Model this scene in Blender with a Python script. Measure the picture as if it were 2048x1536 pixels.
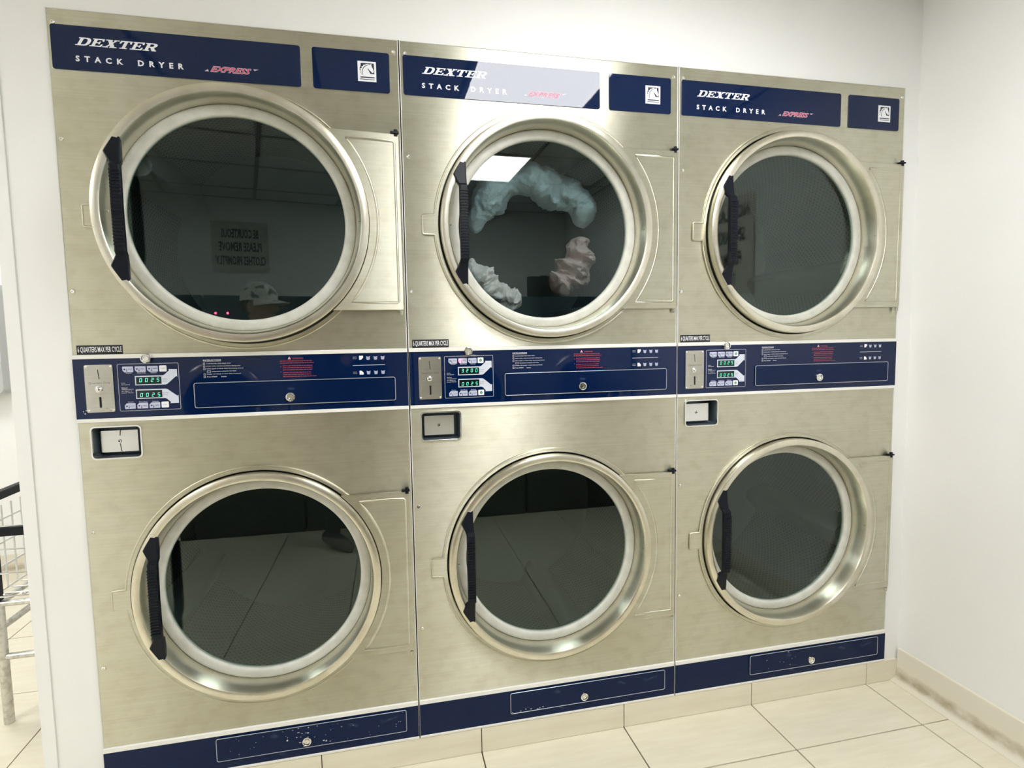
import bpy, bmesh, math, random
from mathutils import Vector, Matrix, noise
from mathutils.geometry import tessellate_polygon
random.seed(7)
for o in list(bpy.data.objects): bpy.data.objects.remove(o)
scn = bpy.context.scene
COL = scn.collection
R = math.radians

# ------------------------------------------------------------------ camera
CAM = Vector((0.7240, -1.6046, 1.2238))
YAW, PITCH, ROLL, FPX = 0.22336, -0.08354, -0.01634, 1162.8
def cam_axes():
    fw = Vector((math.sin(YAW)*math.cos(PITCH), math.cos(YAW)*math.cos(PITCH), math.sin(PITCH)))
    rt = Vector((math.cos(YAW), -math.sin(YAW), 0)); up = rt.cross(fw)
    c, s = math.cos(ROLL), math.sin(ROLL)
    return c*rt + s*up, -s*rt + c*up, fw
RT, UP, FW = cam_axes()
cd = bpy.data.cameras.new('camera'); co = bpy.data.objects.new('camera', cd); COL.objects.link(co)
cd.sensor_width = 36; cd.lens = FPX/2048*36; cd.clip_start = 0.01; cd.clip_end = 50
mw = Matrix.Identity(4)
for i, v in enumerate((RT, UP, -FW)):
    for j in range(3): mw[j][i] = v[j]
mw.translation = CAM; co.matrix_world = mw
scn.camera = co

# ------------------------------------------------------------------ world, exposure, light strength
w = bpy.data.worlds.new('world'); scn.world = w; w.use_nodes = True
w.node_tree.nodes['Background'].inputs[0].default_value = (0.8, 0.85, 0.9, 1)
w.node_tree.nodes['Background'].inputs[1].default_value = 0.05
scn.view_settings.view_transform = 'Standard'; scn.view_settings.look = 'None'
scn.view_settings.gamma = 1; scn.view_settings.use_curve_mapping = False
scn.view_settings.exposure = 1.36
LIGHT = 9.0                                    # emission of the ceiling light diffusers
LIGHT_COL = (0.985, 0.99, 1.0, 1)

# ------------------------------------------------------------------ room numbers
W = 0.80                                       # dryer pitch
XR, YF, XL, YB, ZC = 2.46, -3.36, -2.6, 1.95, 2.30
TS, TX, TY = 0.449, 0.979, -0.218              # floor tile grid
CG, CX, CY = 0.61, 0.51, -1.81                 # ceiling grid

# ------------------------------------------------------------------ materials
MATS = {}
def mat(name, col, rough=0.5, metal=0.0, spec=0.5, emit=None, estr=0.0, coat=0.0):
    if name in MATS: return MATS[name]
    m = bpy.data.materials.new(name); m.use_nodes = True
    b = m.node_tree.nodes['Principled BSDF']
    b.inputs['Base Color'].default_value = (*col, 1); b.inputs['Roughness'].default_value = rough
    b.inputs['Metallic'].default_value = metal; b.inputs['Specular IOR Level'].default_value = spec
    b.inputs['Coat Weight'].default_value = coat
    if emit:
        b.inputs['Emission Color'].default_value = (*emit, 1); b.inputs['Emission Strength'].default_value = estr
    MATS[name] = m
    return m
def nd(m, t, **kw):
    n = m.node_tree.nodes.new(t)
    for k, v in kw.items(): setattr(n, k, v)
    return n
def lk(m, a, ao, b, bi): m.node_tree.links.new(a.outputs[ao], b.inputs[bi])
def noise_chain(m, scale3, nscale, detail=4, coord='Object'):
    tc = nd(m, 'ShaderNodeTexCoord'); mp = nd(m, 'ShaderNodeMapping'); nz = nd(m, 'ShaderNodeTexNoise')
    mp.inputs['Scale'].default_value = scale3; nz.inputs['Scale'].default_value = nscale; nz.inputs['Detail'].default_value = detail
    lk(m, tc, coord, mp, 'Vector'); lk(m, mp, 'Vector', nz, 'Vector')
    return nz
def ramp(m, src, stops, out='Fac'):
    r = nd(m, 'ShaderNodeValToRGB'); lk(m, src, out, r, 'Fac')
    e = r.color_ramp.elements
    while len(e) < len(stops): e.new(0.5)
    for k, (p, c) in enumerate(stops):
        e[k].position = p; e[k].color = (*c, 1) if len(c) == 3 else c
    return r
def bump(m, src, strength, dist, out='Fac'):
    b = nd(m, 'ShaderNodeBump'); b.inputs['Strength'].default_value = strength; b.inputs['Distance'].default_value = dist
    lk(m, src, out, b, 'Height'); lk(m, b, 'Normal', m.node_tree.nodes['Principled BSDF'], 'Normal')
    return b

def steel_mat(name, c1, c2, rough, aniso, radial=False):
    m = mat(name, c1, rough, 1.0); p = m.node_tree.nodes['Principled BSDF']
    sm = noise_chain(m, (1, 1, 1), 4.5, 5)
    cr = ramp(m, sm, [(0.3, c2), (0.62, c1)])
    st = noise_chain(m, (6, 6, 900) if not radial else (60, 60, 60), 1.0, 3)
    sg = noise_chain(m, (3, 3, 260) if not radial else (8, 8, 8), 1.0, 4)
    s1 = ramp(m, sg, [(0.30, (0.945, 0.945, 0.945)), (0.65, (1.03, 1.03, 1.03))])
    fs_ = noise_chain(m, (2.2, 2.2, 3.2), 9.0, 8); s2 = ramp(m, fs_, [(0.36, (0.93, 0.92, 0.90)), (0.52, (1, 1, 1))])
    x1 = nd(m, 'ShaderNodeMix', data_type='RGBA', blend_type='MULTIPLY'); x1.inputs[0].default_value = 1.0
    x2 = nd(m, 'ShaderNodeMix', data_type='RGBA', blend_type='MULTIPLY'); x2.inputs[0].default_value = 1.0
    m.node_tree.links.new(cr.outputs['Color'], x1.inputs[6]); m.node_tree.links.new(s1.outputs['Color'], x1.inputs[7])
    m.node_tree.links.new(x1.outputs[2], x2.inputs[6]); m.node_tree.links.new(s2.outputs['Color'], x2.inputs[7])
    m.node_tree.links.new(x2.outputs[2], p.inputs['Base Color'])
    mr = nd(m, 'ShaderNodeMapRange'); mr.inputs['To Min'].default_value = rough*0.82; mr.inputs['To Max'].default_value = rough*1.2
    lk(m, sm, 'Fac', mr, 'Value'); lk(m, mr, 'Result', p, 'Roughness')
    p.inputs['Anisotropic'].default_value = aniso
    if radial:
        t = nd(m, 'ShaderNodeTangent', direction_type='RADIAL', axis='Y'); lk(m, t, 'Tangent', p, 'Tangent')
        p.inputs['Anisotropic Rotation'].default_value = 0.25
    else:
        t = nd(m, 'ShaderNodeCombineXYZ'); t.inputs['Z'].default_value = 1.0; lk(m, t, 'Vector', p, 'Tangent')
        bump(m, st, 0.12, 0.0004)
    return m
STEEL = steel_mat('brushed_steel', (0.66, 0.648, 0.535), (0.60, 0.582, 0.462), 0.36, 0.955)
RIMST = steel_mat('ring_steel', (0.76, 0.73, 0.62), (0.70, 0.665, 0.545), 0.30, 0.6, True)
PLATE = steel_mat('coin_plate_steel', (0.60, 0.59, 0.54), (0.46, 0.45, 0.40), 0.32, 0.2)
CHROME = mat('chrome', (0.82, 0.82, 0.80), 0.12, 1.0)
DRUM = mat('drum_steel', (0.12, 0.13, 0.125), 0.45, 0.6, 0.4)
def drum_nodes():
    p = DRUM.node_tree.nodes['Principled BSDF']
    uv = nd(DRUM, 'ShaderNodeUVMap'); vo = nd(DRUM, 'ShaderNodeTexVoronoi', voronoi_dimensions='2D'); vo.inputs['Scale'].default_value = 1.0; vo.inputs['Randomness'].default_value = 0.0
    lk(DRUM, uv, 'UV', vo, 'Vector')
    r = ramp(DRUM, vo, [(0.24, (0.008, 0.008, 0.008)), (0.31, (0.125, 0.138, 0.13))], 'Distance'); lk(DRUM, r, 'Color', p, 'Base Color')
drum_nodes()
DBACK = mat('drum_back_steel', (0.10, 0.115, 0.108), 0.55, 0.4)
BAFFLE = mat('baffle_steel', (0.22, 0.24, 0.23), 0.4, 0.7)
NAVY = mat('navy_panel', (0.0015, 0.0105, 0.052), 0.02, 0.0, 0.38)
_n = noise_chain(NAVY, (1, 1, 1), 30, 2); bump(NAVY, _n, 0.04, 0.0006)
NAVYP = mat('navy_paint', (0.002, 0.011, 0.050), 0.14, 0.0, 0.22)
_n = noise_chain(NAVYP, (1.5, 1, 4), 9, 6)
_r = ramp(NAVYP, _n, [(0.0, (0.0018, 0.0105, 0.050)), (0.66, (0.0018, 0.0105, 0.050)), (0.76, (0.035, 0.06, 0.12))])
lk(NAVYP, _r, 'Color', NAVYP.node_tree.nodes['Principled BSDF'], 'Base Color')
WORN_GLINT = mat('worn_glint_edge', (0.50, 0.53, 0.60), 0.3, 0.6)  # pale colour paints in the panel's edge highlight as well as its wear
TRIM = mat('white_trim', (0.80, 0.79, 0.75), 0.35)
BLACK = mat('black_plastic', (0.004, 0.006, 0.011), 0.42, spec=0.22)
DARK = mat('dark_recess', (0.012, 0.013, 0.014), 0.6)
RECESS = mat('recess_grey', (0.10, 0.13, 0.15), 0.35, 0.6)
GASKET = mat('gasket_rubber', (0.56, 0.56, 0.50), 0.45)
_n = noise_chain(GASKET, (1, 1, 1), 25, 4); _r = ramp(GASKET, _n, [(0.3, (0.50, 0.50, 0.44)), (0.6, (0.60, 0.60, 0.54))]); lk(GASKET, _r, 'Color', GASKET.node_tree.nodes['Principled BSDF'], 'Base Color')
WHITE = mat('white_print', (0.85, 0.86, 0.90), 0.4)
INK = mat('black_ink', (0.008, 0.008, 0.010), 0.5)
REDP = mat('red_print', (0.36, 0.035, 0.05), 0.45)
EXPR = mat('express_red', (0.62, 0.07, 0.16), 0.4)
EXPW = mat('express_outline', (0.62, 0.50, 0.58), 0.4)
LAV = mat('lavender_key', (0.50, 0.53, 0.70), 0.4)
GREENP = mat('green_print', (0.0, 0.22, 0.10), 0.4)
PANELW = mat('display_surround', (0.62, 0.66, 0.76), 0.4)
SCREEN = mat('display_window', (0.004, 0.012, 0.014), 0.12)
DIGIT = mat('green_digit', (0.1, 0.6, 0.4), 0.4, emit=(0.12, 0.85, 0.55), estr=0.55)
LED = mat('red_led', (0.9, 0.1, 0.1), 0.4, emit=(1.0, 0.006, 0.035), estr=30.0)
LEDW = mat('washer_led', (0.9, 0.1, 0.1), 0.4, emit=(1.0, 0.03, 0.08), estr=40.0)
LIGHTM = mat('light_diffuser', (0.9, 0.9, 0.9), 0.5, emit=LIGHT_COL[:3], estr=LIGHT)
WALL = mat('wall_paint', (0.83, 0.83, 0.815), 0.55)
_n = noise_chain(WALL, (1, 1, 1), 2.2, 5); _r = ramp(WALL, _n, [(0.3, (0.815, 0.813, 0.79)), (0.7, (0.85, 0.848, 0.83))]); lk(WALL, _r, 'Color', WALL.node_tree.nodes['Principled BSDF'], 'Base Color')
_n2 = noise_chain(WALL, (1, 1, 1), 160, 2); bump(WALL, _n2, 0.05, 0.0006)
CEIL = mat('ceiling_tile_paint', (0.82, 0.82, 0.79), 0.8)
TBAR = mat('ceiling_bar', (0.30, 0.30, 0.28), 0.6)
TILE = mat('cream_tile', (0.74, 0.69, 0.55), 0.28)
_n = noise_chain(TILE, (2.0, 14, 14), 3.0, 6); _r = ramp(TILE, _n, [(0.3, (0.70, 0.645, 0.50)), (0.7, (0.77, 0.725, 0.585))]); lk(TILE, _r, 'Color', TILE.node_tree.nodes['Principled BSDF'], 'Base Color')
GROUT = mat('grout', (0.10, 0.075, 0.045), 0.85)
COVE = mat('cove_base', (0.70, 0.66, 0.54), 0.4)
_n = noise_chain(COVE, (1, 1, 1.5), 26, 6)
_tc = nd(COVE, 'ShaderNodeTexCoord'); _sx = nd(COVE, 'ShaderNodeSeparateXYZ'); lk(COVE, _tc, 'Object', _sx, 'Vector')
_gz = ramp(COVE, _sx, [(0.004, (0.0, 0.0, 0.0)), (0.022, (0.75, 0.75, 0.75)), (0.036, (0.6, 0.6, 0.6)), (0.060, (0.0, 0.0, 0.0))], 'Z')   # scuff line above the toe
_mu = nd(COVE, 'ShaderNodeMath', operation='MULTIPLY'); lk(COVE, _gz, 'Color', _mu, 0); lk(COVE, _n, 'Fac', _mu, 1)
_r = ramp(COVE, _mu, [(0.10, (0.71, 0.67, 0.555)), (0.45, (0.40, 0.34, 0.23))], 'Value'); lk(COVE, _r, 'Color', COVE.node_tree.nodes['Principled BSDF'], 'Base Color')
TOWEL = mat('blue_towel', (0.52, 0.555, 0.63), 0.95); CLOTH = mat('pink_cloth', (0.95, 0.76, 0.79), 0.9)
for _m in (TOWEL, CLOTH):
    _n = noise_chain(_m, (1, 1, 1), 220, 3); bump(_m, _n, 0.6, 0.003)
CARTM = mat('cart_tube', (0.62, 0.60, 0.54), 0.35, 0.9)
_n = noise_chain(CARTM, (1, 1, 1), 60, 5); _r = ramp(CARTM, _n, [(0.30, (0.44, 0.42, 0.37)), (0.55, (0.66, 0.65, 0.60))]); lk(CARTM, _r, 'Color', CARTM.node_tree.nodes['Principled BSDF'], 'Base Color')
WIRE = mat('white_wire', (0.80, 0.80, 0.76), 0.3, 0.2)
GREYBOX = mat('grey_box', (0.42, 0.43, 0.42), 0.4)
WSTEEL = mat('washer_steel', (0.66, 0.64, 0.57), 0.4, 0.9)
WDARK = mat('washer_dark', (0.035, 0.035, 0.034), 0.4)
WBLUE = mat('washer_panel', (0.03, 0.06, 0.10), 0.3)
SKIN = mat('skin', (0.50, 0.31, 0.23), 0.55); SHIRT = mat('dark_shirt', (0.035, 0.04, 0.05), 0.85)
TROUS = mat('dark_trousers', (0.045, 0.043, 0.045), 0.85); SHOE = mat('grey_shoe', (0.22, 0.20, 0.18), 0.6)
CAPM = mat('cap_cloth', (0.72, 0.72, 0.68), 0.85); HAIR = mat('hair', (0.03, 0.022, 0.018), 0.6)
_n = noise_chain(CAPM, (1, 1, 1), 26, 3); _r = ramp(CAPM, _n, [(0.56, (0.74, 0.74, 0.70)), (0.62, (0.16, 0.17, 0.18))]); lk(CAPM, _r, 'Color', CAPM.node_tree.nodes['Principled BSDF'], 'Base Color')

def glass_mat(name, tint, ior):
    m = bpy.data.materials.new(name); m.use_nodes = True; t = m.node_tree; t.nodes.clear()
    o = t.nodes.new('ShaderNodeOutputMaterial'); mx = t.nodes.new('ShaderNodeMixShader'); fr = t.nodes.new('ShaderNodeFresnel')
    tr = t.nodes.new('ShaderNodeBsdfTransparent'); gl = t.nodes.new('ShaderNodeBsdfGlossy')
    ge = t.nodes.new('ShaderNodeNewGeometry'); mi = t.nodes.new('ShaderNodeMapRange')      # same reflectance on both faces of the thin pane
    mi.inputs['To Min'].default_value = ior; mi.inputs['To Max'].default_value = 1/ior
    t.links.new(ge.outputs['Backfacing'], mi.inputs['Value']); t.links.new(mi.outputs['Result'], fr.inputs['IOR'])
    tr.inputs['Color'].default_value = (*tint, 1); gl.inputs['Roughness'].default_value = 0.0
    gl.inputs['Color'].default_value = (0.90, 1, 0.96, 1)
    t.links.new(fr.outputs[0], mx.inputs[0]); t.links.new(tr.outputs[0], mx.inputs[1]); t.links.new(gl.outputs[0], mx.inputs[2]); t.links.new(mx.outputs[0], o.inputs[0])
    return m
GLASS = glass_mat('door_glass', (0.74, 0.81, 0.79), 1.52)

# ------------------------------------------------------------------ mesh helpers
class MB:
    """collects vertices and faces of one mesh"""
    def __init__(s): s.v = []; s.f = []
    def add(s, vs, fs):
        o = len(s.v); s.v += [tuple(v) for v in vs]; s.f += [tuple(i + o for i in f) for f in fs]; return s
    def box(s, x0, x1, y0, y1, z0, z1):
        vs = [(x, y, z) for z in (z0, z1) for y in (y0, y1) for x in (x0, x1)]
        return s.add(vs, [(0, 2, 3, 1), (4, 5, 7, 6), (0, 1, 5, 4), (2, 6, 7, 3), (0, 4, 6, 2), (1, 3, 7, 5)])
    def prism(s, outs, y0, y1, front_only=False):
        """outlines in (x, z), first the outer one and then holes; y0 is the face towards -y"""
        polys = [[Vector((x, 0, z)) for x, z in o] for o in outs]
        tris = tessellate_polygon(polys); flat = [p for o in polys for p in o]; n = len(flat)
        def up(t):
            a, b, c = (flat[i] for i in t); return ((b-a).cross(c-a)).y < 0
        tris = [t if up(t) else (t[0], t[2], t[1]) for t in tris]
        vs = [(p.x, y0, p.z) for p in flat]; fs = list(tris)
        if not front_only:
            vs += [(p.x, y1, p.z) for p in flat]; fs += [(t[0]+n, t[2]+n, t[1]+n) for t in tris]
            o = 0
            for k, q in enumerate(polys):
                m = len(q); ar = sum(q[i].x*q[(i+1) % m].z - q[(i+1) % m].x*q[i].z for i in range(m))
                ccw = (ar > 0) != (k > 0)
                for i in range(m):
                    a, b = o+i, o+(i+1) % m
                    fs.append((b, a, a+n, b+n) if ccw else (a, b, b+n, a+n))
                o += m
        return s.add(vs, fs)
    def lathe(s, prof, cx=0, cz=0, n=96, closed=True, cap=False):
        vs = []; m = len(prof)
        for i in range(n):
            a = 2*math.pi*i/n; c, d = math.cos(a), math.sin(a)
            vs += [(cx + r*c, y, cz + r*d) for r, y in prof]
        fs = []
        for i in range(n):
            j = (i+1) % n
            for k in range(m if closed else m-1):
                l = (k+1) % m; fs.append((i*m+k, j*m+k, j*m+l, i*m+l))
        if cap:
            fs.append(tuple(i*m for i in range(n))); fs.append(tuple(i*m+m-1 for i in reversed(range(n))))
        return s.add(vs, fs)
    def tube(s, pts, r, n=8, closed=False, flat=1.0):
        pts = [Vector(p) for p in pts]; m = len(pts); vs = []; prev = None
        for i, p in enumerate(pts):
            a = pts[(i-1) % m] if (closed or i > 0) else p; b = pts[(i+1) % m] if (closed or i < m-1) else p
            t = (b-a).normalized()
            if prev is None:
                ref = Vector((0, 1, 0)) if abs(t.y) < 0.9 else Vector((1, 0, 0))
            else: ref = prev
            u = (ref - t*ref.dot(t)).normalized(); prev = u; q = t.cross(u)
            rr = r[i] if isinstance(r, (list, tuple)) else r
            for k in range(n):
                a2 = 2*math.pi*k/n; vs.append(p + u*rr*flat*math.cos(a2) + q*rr*math.sin(a2))
        fs = []
        for i in range(m if closed else m-1):
            j = (i+1) % m
            for k in range(n):
                l = (k+1) % n; fs.append((i*n+k, i*n+l, j*n+l, j*n+k))
        if not closed: fs += [tuple(reversed(range(n))), tuple((m-1)*n+k for k in range(n))]
        return s.add(vs, fs)
    def ball(s, c, r, sx=1, sy=1, sz=1, n=16, m=10):
        vs = []; fs = []
        for i in range(m+1):
            th = math.pi*i/m
            for k in range(n):
                a = 2*math.pi*k/n; vs.append((c[0]+r*sx*math.sin(th)*math.cos(a), c[1]+r*sy*math.sin(th)*math.sin(a), c[2]+r*sz*math.cos(th)))
        for i in range(m):
            for k in range(n):
                l = (k+1) % n; fs.append((i*n+k, (i+1)*n+k, (i+1)*n+l, i*n+l))
        return s.add(vs, fs)
    def mesh(s, name, material, smooth=None):
        me = bpy.data.meshes.new(name); me.from_pydata(s.v, [], s.f); me.validate(); me.update()
        bm = bmesh.new(); bm.from_mesh(me); bmesh.ops.recalc_face_normals(bm, faces=bm.faces) if smooth is not None else None
        bm.to_mesh(me); bm.free()
        if material: me.materials.append(material)
        if smooth is not None:
            me.shade_smooth(); me.set_sharp_from_angle(angle=R(smooth))
        return me
CACHE = {}
def cached(key, fn):
    if key not in CACHE: CACHE[key] = fn()
    return CACHE[key]
def obj(name, me, parent=None, loc=(0, 0, 0), rz=0.0, bev=None):
    o = bpy.data.objects.new(name, me); COL.objects.link(o)
    if parent: o.parent = parent
    o.location = loc; o.rotation_euler = (0, 0, rz)
    if bev:
        b = o.modifiers.new('bevel', 'BEVEL'); b.width = bev; b.segments = 2; b.limit_method = 'ANGLE'; b.angle_limit = R(40)
    return o
def tag(o, label, cat, group=None):
    o['label'] = label; o['category'] = cat
    if group: o['group'] = group
    return o
def struct(o): o['kind'] = 'structure'; return o
def thing(name, label, cat, loc=(0, 0, 0), rz=0, group=None):
    o = bpy.data.objects.new(name, None); COL.objects.link(o); o.location = loc; o.rotation_euler = (0, 0, rz)
    o.empty_display_size = 0.1
    return tag(o, label, cat, group)
def rr(x0, x1, z0, z1, r, n=5):
    out = []
    for cx, cz, a0 in ((x1-r, z1-r, 0), (x0+r, z1-r, 90), (x0+r, z0+r, 180), (x1-r, z0+r, 270)):
        out += [(cx + r*math.cos(R(a0+90*k/n)), cz + r*math.sin(R(a0+90*k/n))) for k in range(n+1)]
    return out
def rect(x0, x1, z0, z1): return [(x0, z0), (x1, z0), (x1, z1), (x0, z1)]
def circ(cx, cz, r, n=96, a0=0, a1=360):
    full = a1 - a0 == 360; k = n if full else n+1
    return [(cx + r*math.cos(R(a0+(a1-a0)*i/n)), cz + r*math.sin(R(a0+(a1-a0)*i/n))) for i in range(k)]
def text_tris(body, bold=0.0, shear=0.0, spacing=1.0, align='CENTER'):
    c = bpy.data.curves.new('lettering', 'FONT'); c.body = body; c.resolution_u = 2; c.offset = bold; c.shear = shear
    c.space_character = spacing; c.align_x = align; c.fill_mode = 'FRONT'
    t = bpy.data.objects.new('lettering_tmp', c); COL.objects.link(t)
    bpy.context.view_layer.update()
    me = bpy.data.meshes.new_from_object(t.evaluated_get(bpy.context.evaluated_depsgraph_get()))
    v = [tuple(x.co) for x in me.vertices]; f = [tuple(p.vertices) for p in me.polygons]
    bpy.data.objects.remove(t); bpy.data.curves.remove(c); bpy.data.meshes.remove(me)
    return v, f
def fit_text(mb, body, x0, x1, z0, z1, y, **kw):
    v, f = text_tris(body, **kw)
    ax, bx = min(p[0] for p in v), max(p[0] for p in v); az, bz = min(p[1] for p in v), max(p[1] for p in v)
    return mb.add([(x0+(p[0]-ax)/(bx-ax)*(x1-x0), y, z0+(p[1]-az)/(bz-az)*(z1-z0)) for p in v], f)

# ------------------------------------------------------------------ structure
m = MB().box(XL, XR, YF, YB, -0.08, -0.004)
floor = struct(obj('floor', m.mesh('floor', GROUT)))
def clip_tiles():
    k0, k1 = math.floor((XL-TX)/TS), math.ceil((XR-TX)/TS)
    j0, j1 = math.floor((YF-TY)/TS), math.ceil((YB-TY)/TS)
    for i in range(k0, k1):
        for j in range(j0, j1):
            x0, x1 = TX+i*TS, TX+(i+1)*TS; y0, y1 = TY+j*TS, TY+(j+1)*TS
            if y0 >= -0.01 and x0 > -0.13: continue               # under the dryers
            if y1 < -2.6 and x1 > -0.6: continue                  # under the washers
            x0, x1 = max(x0, XL), min(x1, XR-0.006); y0, y1 = max(y0, YF), min(y1, YB)
            if x1-x0 < 0.02 or y1-y0 < 0.02: continue
            yield round(x0, 4), round(x1, 4), round(y0, 4), round(y1, 4)
for x0, x1, y0, y1 in clip_tiles():
    sx, sy = round(x1-x0, 3), round(y1-y0, 3); g = 0.0019
    def mk(sx=sx, sy=sy): return MB().box(g, sx-g, g, sy-g, -0.008, 0).mesh('tile', TILE)
    obj('tile', cached(('tile', sx, sy), mk), floor, (x0, y0, random.uniform(-0.0003, 0.0003)), bev=0.0008)

def wall_back():
    m = MB()
    m.box(-0.127, 0.0005, 0.003, 0.10, 0, ZC)               # pier beside the dryers
    m.box(0.0005, 2.3995, 0.003, 0.10, 1.9955, ZC)            # above the dryers
    m.box(2.3995, XR, 0.003, 0.10, 0, ZC)                    # strip up to the corner
    m.box(-0.127, -0.03, 0.10, YB, 0, ZC)                    # side of the service space
    return m.mesh('wall_back', WALL)
wb = struct(obj('wall_back', wall_back()))
struct(obj('wall_right', MB().box(XR, XR+0.1, YF, YB, 0, ZC).mesh('wall_right', WALL)))
struct(obj('wall_front', MB().box(XL, XR, YF-0.1, YF, 0, ZC).mesh('wall_front', WALL)))
struct(obj('wall_left', MB().box(XL-0.1, XL, YF, YB, 0, ZC).mesh('wall_left', WALL)))
struct(obj('wall_passage', MB().box(XL, XR, YB, YB+0.1, 0, ZC).mesh('wall_passage', WALL)))
# corner board at the end of the wall beside the dryers
struct(obj('trim_1', MB().box(-0.131, -0.101, -0.0005, 0.0025, 0, ZC).mesh('corner_board', WALL), bev=0.0012))
# tiled plinth under the dryers
plinth = struct(obj('trim_2', MB().box(-0.0, XR-0.006, 0.004, 0.10, 0, 0.075).mesh('plinth', GROUT)))
xs = [0.0] + [TX+k*TS for k in range(-2, 4) if 0 < TX+k*TS < XR-0.03] + [XR-0.007]
for a, b in zip(xs, xs[1:]):
    s_ = round(b-a, 4)
    def mk(s_=s_): return MB().box(0.0012, s_-0.0012, -0.004, 0.006, 0.001, 0.0755).mesh('plinth_tile', TILE)
    obj('plinth_tile', cached(('pt', s_), mk), plinth, (a, 0, random.uniform(-0.0004, 0.0)), bev=0.001)
# coved base along the right wall
def cove():
    prof = [(0, 0.116), (-0.006, 0.113), (-0.008, 0.105), (-0.009, 0.045), (-0.013, 0.022), (-0.021, 0.008), (-0.034, 0.002), (-0.034, 0), (0, 0)]
    m = MB(); n = len(prof); ys = [YF+0.01, -0.6, -0.0045]
    vs = [(XR-0.0005+p[0], y, p[1]) for y in ys for p in prof]
    fs = [(i*n+k, i*n+(k+1) % n, (i+1)*n+(k+1) % n, (i+1)*n+k) for i in range(len(ys)-1) for k in range(n)]
    fs += [tuple(range(n)), tuple(reversed(range((len(ys)-1)*n, len(ys)*n)))]
    m.add(vs, fs); return m.mesh('baseboard_right', COVE, 40)
struct(obj('baseboard_right', cove()))
struct(obj('baseboard_passage', MB().box(XL, -0.128, YB-0.012, YB-0.0005, 0.0005, 0.10).mesh('baseboard_passage', COVE), bev=0.003))
# ceiling: slab, bars, tiles
ceil = struct(obj('ceiling', MB().box(XL, XR, YF, YB, ZC+0.012, ZC+0.08).mesh('ceiling', TBAR)))
LIGHT_CELLS = [(1, 0), (1, 2), (-4, 0), (-4, 2), (-3, 4)]     # (column, row) of the ceiling grid
gx = [CX+k*CG for k in range(-6, 5)]; gy = [CY+k*CG for k in range(-4, 8)]
for x in gx:
    if XL < x < XR: obj('ceiling_bar', cached('barx', lambda: MB().box(-0.012, 0.012, YF, YB, 0, 0.012).mesh('ceiling_bar', TBAR)), ceil, (x, 0, ZC))
for y in gy:
    if YF < y < YB: obj('ceiling_bar', cached('bary', lambda: MB().box(XL, XR, -0.012, 0.012, 0.001, 0.012).mesh('ceiling_bar', TBAR)), ceil, (0, y, ZC))
light_pos = []
for i in range(-6, 4):
    for j in range(-3, 7):
        x0, x1 = CX+i*CG, CX+(i+1)*CG; y0, y1 = CY+(j-1)*CG, CY+j*CG
        if (i, 3-j if False else j) in ((1, 2), (1, 0), (-4, 2), (-4, 0), (-3, 5)):
            light_pos.append((x0, x1, y0, y1)); continue
        x0, x1, y0, y1 = max(x0, XL), min(x1, XR), max(y0, YF), min(y1, YB)
        if x1-x0 < 0.05 or y1-y0 < 0.05: continue
        sx, sy = round(x1-x0, 3), round(y1-y0, 3)
        obj('ceiling_tile', cached(('ct', sx, sy), lambda sx=sx, sy=sy: MB().box(0.012, sx-0.012, 0.012, sy-0.012, 0.004, 0.012).mesh('ceiling_tile', CEIL)), ceil, (x0, y0, ZC))
names = {0: 'beside the right wall', 1: 'above the left aisle', 2: 'over the passage with the wire cart'}
for k, (x0, x1, y0, y1) in enumerate(light_pos):
    side = 'near the right wall' if x0 > 0 else ('over the passage' if y0 > 0 else 'at the far aisle end')
    row = 'close to the dryer tops' if -1.3 < y0 < 0 else ('above the washers' if y0 < 0 else 'by the wire cart')
    t = thing('ceiling_light', 'square white ceiling light panel %s, %s' % (side, row), 'light', ((x0+x1)/2, (y0+y1)/2, ZC), group='square ceiling light panels')
    def fr():
        h = CG/2-0.002
        return MB().box(-h, h, -h, -h+0.02, -0.003, 0.012).box(-h, h, h-0.02, h, -0.003, 0.012).box(-h, -h+0.02, -h+0.02, h-0.02, -0.003, 0.012).box(h-0.02, h, -h+0.02, h-0.02, -0.003, 0.012).mesh('frame', TRIM)
    obj('frame', cached('lfr', fr), t)
    obj('diffuser', cached('ldf', lambda: MB().box(-0.284, 0.284, -0.284, 0.284, 0.002, 0.008).mesh('diffuser', LIGHTM)), t)

# ------------------------------------------------------------------ dryers
DCX, ZT, ZB = 0.4018, 1.5238, 0.5737             # door centre in dryer coordinates
HX, HY = 0.785, -0.010                           # hinge axis
def front_panel(z0, z1, zc, coin):
    outs = [rect(0.0025, 0.7975, z0, z1), circ(DCX, zc, 0.3105, 96)]
    if coin: outs.append(rr(0.0305, 0.1385, 0.9375, 1.0150, 0.009))
    return MB().prism(outs, 0, 0.0025).mesh('front_panel', STEEL)
def surround(zc):
    rO = 0.3235; a = math.degrees(math.asin(0.026/rO))
    out = circ(DCX, zc, rO, 92, -180+a, 180-a) + [(0.050, zc+0.026), (0.048, zc+0.024), (0.048, zc-0.024), (0.050, zc-0.026)]
    return MB().prism([out, circ(DCX, zc, 0.3115, 96)], -0.0050, 0.0).mesh('door_surround', STEEL)
def surround_bead(zc):
    """rolled bead along the outer edge of the raised door surround and its tab"""
    rO = 0.3215; a = math.degrees(math.asin(0.026/rO))
    out = circ(DCX, zc, rO, 92, -180+a, 180-a) + [(0.0515, zc+0.0255), (0.0490, zc+0.0230), (0.0490, zc-0.0230), (0.0515, zc-0.0255)]
    return MB().tube([(x, -0.0044, z) for x, z in out], 0.0026, 8, True, 0.8).mesh('surround_bead', STEEL, 70)
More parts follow.
